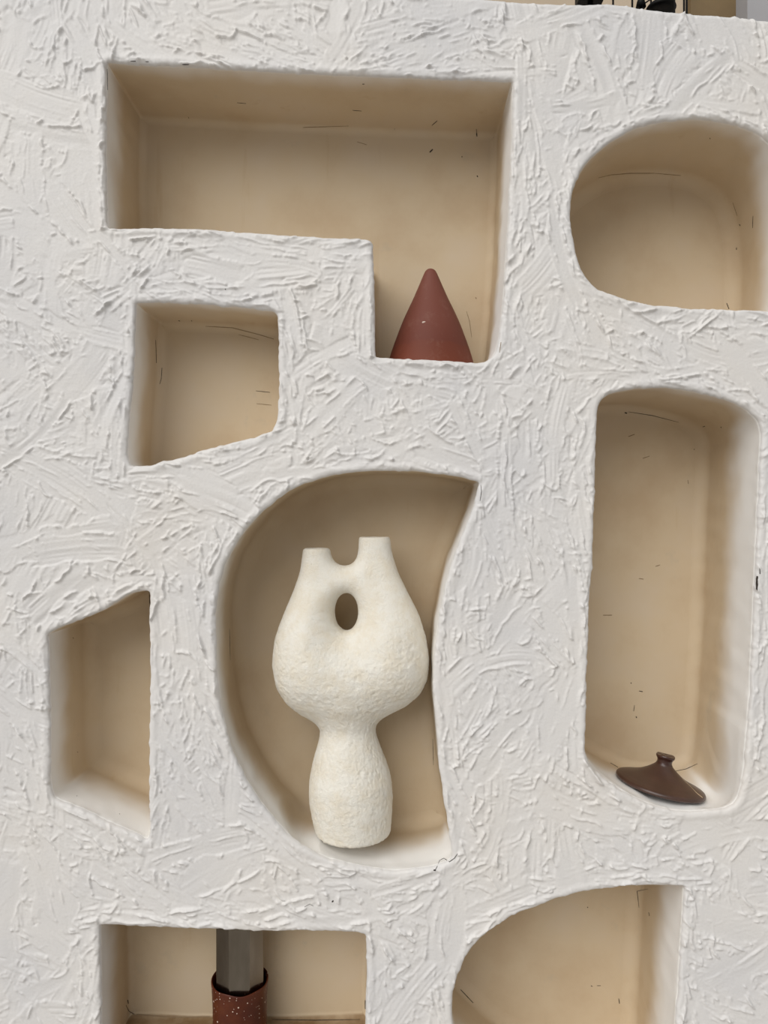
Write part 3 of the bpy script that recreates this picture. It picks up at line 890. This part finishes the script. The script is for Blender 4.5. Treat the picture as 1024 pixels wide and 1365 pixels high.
# ------------------------------------------------------------------ speckled pot and the metal tube in it
def make_pot():
    y = 0.082; s = (CAMD + y) / F
    zr = wz(1303, y); zf = wz(1430, 0.0) + 0.002
    h = zr - zf
    m, nt, b = new_mat('rust_glaze')
    c = ramp(nt, noise(nt, 18, 5, 0.6), [(0.3, (0.051, 0.008, 0.003, 1)), (0.6, (0.090, 0.019, 0.005, 1)), (0.8, (0.114, 0.030, 0.008, 1))])
    tc = nd(nt, 'ShaderNodeTexCoord')
    dots = []
    for sc, th in ((105, 0.22), (190, 0.20)):
        vo = nd(nt, 'ShaderNodeTexVoronoi', Scale=sc, feature='F1'); nt.links.new(tc.outputs['Object'], vo.inputs['Vector'])
        hs = nd(nt, 'ShaderNodeSeparateColor'); nt.links.new(vo.outputs['Color'], hs.inputs[0])
        tr = nd(nt, 'ShaderNodeMath', operation='MULTIPLY'); tr.inputs[1].default_value = th; nt.links.new(hs.outputs[0], tr.inputs[0])
        lt = nd(nt, 'ShaderNodeMath', operation='LESS_THAN'); nt.links.new(vo.outputs['Distance'], lt.inputs[0]); nt.links.new(tr.outputs[0], lt.inputs[1])
        gt = nd(nt, 'ShaderNodeMath', operation='GREATER_THAN'); gt.inputs[1].default_value = 0.45; nt.links.new(hs.outputs[1], gt.inputs[0])
        mu = nd(nt, 'ShaderNodeMath', operation='MULTIPLY'); nt.links.new(lt.outputs[0], mu.inputs[0]); nt.links.new(gt.outputs[0], mu.inputs[1])
        dots.append(mu.outputs[0])
    mx = nd(nt, 'ShaderNodeMath', operation='MAXIMUM'); nt.links.new(dots[0], mx.inputs[0]); nt.links.new(dots[1], mx.inputs[1])
    c = mix(nt, mx.outputs[0], c, (0.72, 0.58, 0.48, 1))
    nt.links.new(c, b.inputs['Base Color']); b.inputs['Roughness'].default_value = 0.4
    b.inputs['Specular IOR Level'].default_value = 0.3
    prof = [(0.0, 0.0), (0.050, 0.0)] + smooth_profile([(0.055, 0.002), (0.0565, 0.02), (0.0568, 0.06), (0.0570, h * 0.62), (0.0590, h * 0.88), (0.0602, h - 0.004), (0.0590, h)], 0.003) + [(0.0575, h - 0.001), (0.0560, h - 0.012), (0.0545, h * 0.6), (0.0540, 0.012), (0.0, 0.010)]
    def wob(r, z, q):
        k = max(0, (z - h * 0.75) / (h * 0.25))
        return r * (1 + 0.006 * math.sin(4 * q)), z + k * (0.0035 * math.cos(q - 2.6) + 0.0012 * math.sin(6 * q))
    bm = bmesh.new(); lathe(bm, prof, 96, wob)
    o = bm_obj('clay_pot', bm, m, None, True)
    o.location = (wx(320, y), y, zf)
    tag(o, 'rust-brown glazed pot speckled with white drops, in the bottom rectangular niche', 'pot')
    # faceted metal tube standing in the pot
    m, nt, b = new_mat('dull_steel')
    c = ramp(nt, noise(nt, 16, 5, 0.6, stretch=(1, 1, 0.35)), [(0.3, (0.17, 0.145, 0.115, 1)), (0.7, (0.27, 0.24, 0.20, 1))])
    nt.links.new(c, b.inputs['Base Color']); b.inputs['Metallic'].default_value = 1.0; b.inputs['Roughness'].default_value = 0.22
    bm = bmesh.new()
    top = wz(1242, 0.0) - 0.012 - zf - 0.012
    R, ri, n = 0.0530, 0.0500, 8
    rot = math.pi / 8 - math.pi / 2 + math.radians(9)
    rings = []
    for rr, z in ((R, 0.0), (R, top), (ri, top), (ri, 0.0)):
        rings.append([bm.verts.new((rr * math.cos(rot + 2 * math.pi * k / n), rr * math.sin(rot + 2 * math.pi * k / n), z)) for k in range(n)])
    for q in range(4):
        a, b2 = rings[q], rings[(q + 1) % 4]
        for k in range(n): bm.faces.new((a[k], a[(k + 1) % n], b2[(k + 1) % n], b2[k]))
    o = bm_obj('metal_tube', bm, m, None)
    bv = o.modifiers.new('edge', 'BEVEL'); bv.width = 0.0012; bv.segments = 2
    o.location = (wx(320.3, y), y, zf + 0.0125)
    tag(o, 'grey eight-sided metal tube standing upright in the speckled pot', 'tube')
make_pot()

# ------------------------------------------------------------------ black lanterns on the ledge, room behind
M_BLACK = plain('black_iron', (0.005, 0.0045, 0.004, 1), 0.5, bstr=0.1, spec=0.15)
def ledge_z(x): return wz(top_at(x / K + CX)) - 0.002
def make_lantern_cage():
    y = 0.13; s = (CAMD + y) / F
    x0, x1 = wx(843, y), wx(912, y); xc = 0.5 * (x0 + x1); hw = 0.5 * (x1 - x0)
    zb = ledge_z(xc) + 0.0045
    root = empty('lantern', (xc, y, zb))
    tag(root, 'black iron cage lantern with an inner dish, on top of the wall', 'lantern')
    vz = wz(10, y) - zb            # height of what shows above the wall edge
    bm = bmesh.new(); box(bm, (0, 0, 0.006), (2 * hw + 0.02, 0.12, 0.012)); bm_obj('base', bm, M_BLACK, root)
    for px, py_ in ((843, -0.045), (868, 0.045), (899, -0.045), (912, 0.045), (915.5, -0.045)):
        bm = bmesh.new(); box(bm, (wx(px, y + py_) - xc, py_, 0.16), (0.0034, 0.0034, 0.30)); bm_obj('post', bm, M_BLACK, root)
    bm = bmesh.new(); lathe(bm, smooth_profile([(0.0, -0.004), (0.026, -0.004), (0.0325, 0.0), (0.026, 0.009), (0.012, 0.0145), (0.0, 0.016)], 0.003), 32)
    o = bm_obj('dish', bm, M_BLACK, root, True); o.location = (wx(881, y) - xc, 0, wz(12.5, y) - zb)
    bm = bmesh.new(); lathe(bm, [(0, 0), (0.004, 0), (0.004, 0.012), (0.015, 0.015), (0.015, 0.045), (0.0, 0.045)], 24)
    o = bm_obj('cup', bm, M_BLACK, root, True); o.location = (wx(884, y) - xc, 0, wz(5.5, y) - zb)
    bm = bmesh.new(); tube_pts(bm, [(0, 0, 0.012), (0, 0, vz - 0.02)], 0.004, 10)
    o = bm_obj('stem', bm, M_BLACK, root, True); o.location = (wx(881, y) - xc, 0, 0)
    bm = bmesh.new(); lathe(bm, [(0, 0.0), (0.011, 0.0), (0.0085, 0.012), (0.003, 0.026), (0.0, 0.03)], 20)
    o = bm_obj('finial', bm, M_BLACK, root, True); o.location = (wx(854.5, y) - xc, 0, wz(9.5, y) - zb)
    bm = bmesh.new(); tube_pts(bm, [(0, 0, -0.11), (0, 0, 0.002)], 0.003, 8)
    o = bm_obj('finial_stem', bm, M_BLACK, root, True); o.location = (wx(854.5, y) - xc, 0, wz(9.5, y) - zb)
    bm = bmesh.new(); tube_pts(bm, [(wx(857, y) - xc, 0, wz(7, y) - zb), (wx(861, y) - xc, 0, wz(3.5, y) - zb), (wx(866, y) - xc, 0, wz(0, y) - zb), (wx(870, y) - xc, 0, wz(-6, y) - zb)], 0.0016, 8)
    bm_obj('scroll', bm, M_BLACK, root, True)
    bm = bmesh.new(); box(bm, (0, 0, 0.314), (2 * hw + 0.024, 0.12, 0.012)); bm_obj('top', bm, M_BLACK, root)
make_lantern_cage()
def make_lantern_box():
    y = 0.13
    xc = wx(787, y); zb = ledge_z(xc) + 0.003
    root = empty('candlestick', (xc, y, zb))
    tag(root, 'black iron candlestick with a square block and thin side rod, on top of the wall', 'candlestick')
    z = wz(2.6, y) - zb
    bm = bmesh.new(); box(bm, (0.01, 0, 0.005), (0.11, 0.08, 0.01)); bm_obj('base', bm, M_BLACK, root)
    bm = bmesh.new(); tube_pts(bm, [(0, 0, 0.01), (0, 0, z)], 0.006, 12); bm_obj('stem', bm, M_BLACK, root, True)
    bm = bmesh.new(); box(bm, (0, 0, z + 0.03), (wx(803.5, y) - wx(770.5, y), 0.05, 0.06)); bm_obj('block', bm, M_BLACK, root)
    bm = bmesh.new(); tube_pts(bm, [(wx(817.5, y) - xc, 0, 0.01), (wx(817.5, y) - xc, 0, z + 0.12)], 0.0022, 8); bm_obj('rod', bm, M_BLACK, root, True)
make_lantern_box()

M_BACK = plain('tan_wall_paint', (0.50, 0.40, 0.29, 1), 0.8, var=0.08, scale=4)
M_BROWN = plain('ochre_board', (0.16, 0.105, 0.045, 1), 0.7, var=0.2, scale=5)
M_GREY = plain('pale_grey_paint', (0.36, 0.35, 0.355, 1), 0.8, var=0.05, scale=4)
bm = bmesh.new(); box(bm, (0, 1.45, 1.9), (7.0, 0.1, 3.8)); o = bm_obj('wall_back', bm, M_BACK); tag(o, kind='structure')
bm = bmesh.new(); box(bm, (wx(1130, 1.3), 1.34, 1.9), (2 * (wx(1130, 1.3) - wx(993, 1.3)), 0.12, 3.8)); o = bm_obj('trim_1', bm, M_GREY); tag(o, kind='structure')
bm = bmesh.new(); box(bm, (0.5 * (wx(921, 1.37) + wx(1000, 1.37)), 1.385, 1.9), (wx(1000, 1.37) - wx(921, 1.37), 0.03, 3.8)); o = bm_obj('trim_2', bm, M_BROWN); tag(o, kind='structure')
M_FLOOR = plain('pale_stone_floor', (0.46, 0.43, 0.39, 1), 0.7, var=0.1, scale=3)
bm = bmesh.new(); box(bm, (0, -1.3, -0.05), (9.0, 5.6, 0.1)); o = bm_obj('floor', bm, M_FLOOR); tag(o, kind='structure')

# ------------------------------------------------------------------ light: bright overcast sky from the front and above, soft sun from upper left
wd = bpy.data.worlds.new('sky'); scene.world = wd; wd.use_nodes = True
nt = wd.node_tree; nt.nodes.clear()
out = nt.nodes.new('ShaderNodeOutputWorld'); bg = nt.nodes.new('ShaderNodeBackground')
nt.links.new(bg.outputs[0], out.inputs[0])
tc = nt.nodes.new('ShaderNodeTexCoord')
dp = nt.nodes.new('ShaderNodeVectorMath'); dp.operation = 'DOT_PRODUCT'
dp.inputs[1].default_value = Vector((-0.36, -0.70, 0.62)).normalized()
nt.links.new(tc.outputs['Generated'], dp.inputs[0])
rp = nt.nodes.new('ShaderNodeMapRange'); rp.inputs['From Min'].default_value = -1.0; rp.inputs['From Max'].default_value = 1.0
nt.links.new(dp.outputs['Value'], rp.inputs[0])
cr = nt.nodes.new('ShaderNodeValToRGB')
el = cr.color_ramp.elements
while len(el) < 4: el.new(0.5)
for e, (p, c) in zip(el, [(0.0, (0.18, 0.177, 0.172, 1)), (0.5, (0.30, 0.30, 0.30, 1)), (0.78, (0.40, 0.405, 0.41, 1)), (1.0, (0.60, 0.61, 0.63, 1))]):
    e.position = p; e.color = c
nt.links.new(rp.outputs[0], cr.inputs[0]); nt.links.new(cr.outputs[0], bg.inputs[0])
bg.inputs[1].default_value = 1.0

sun = bpy.data.lights.new('sun', 'SUN'); sun.energy = 2.3; sun.angle = math.radians(54); sun.color = (1.0, 0.985, 0.96)
so = bpy.data.objects.new('sun', sun); COL.objects.link(so)
so.rotation_euler = Vector((0.42, 0.70, -0.62)).to_track_quat('-Z', 'Y').to_euler()
so.location = (-2, -3, 4)

# ------------------------------------------------------------------ camera and colour management
cam = bpy.data.cameras.new('camera'); co = bpy.data.objects.new('camera', cam); COL.objects.link(co)
cam.sensor_fit = 'VERTICAL'; cam.sensor_height = 36.0; cam.lens = F / 1365.0 * 36.0
cam.clip_start = 0.05; cam.clip_end = 60
co.location = CAMP; co.rotation_euler = (math.radians(90), 0, 0)
scene.camera = co
vs_ = scene.view_settings
vs_.view_transform = 'Standard'; vs_.look = 'None'; vs_.exposure = -0.05; vs_.gamma = 1.0; vs_.use_curve_mapping = False
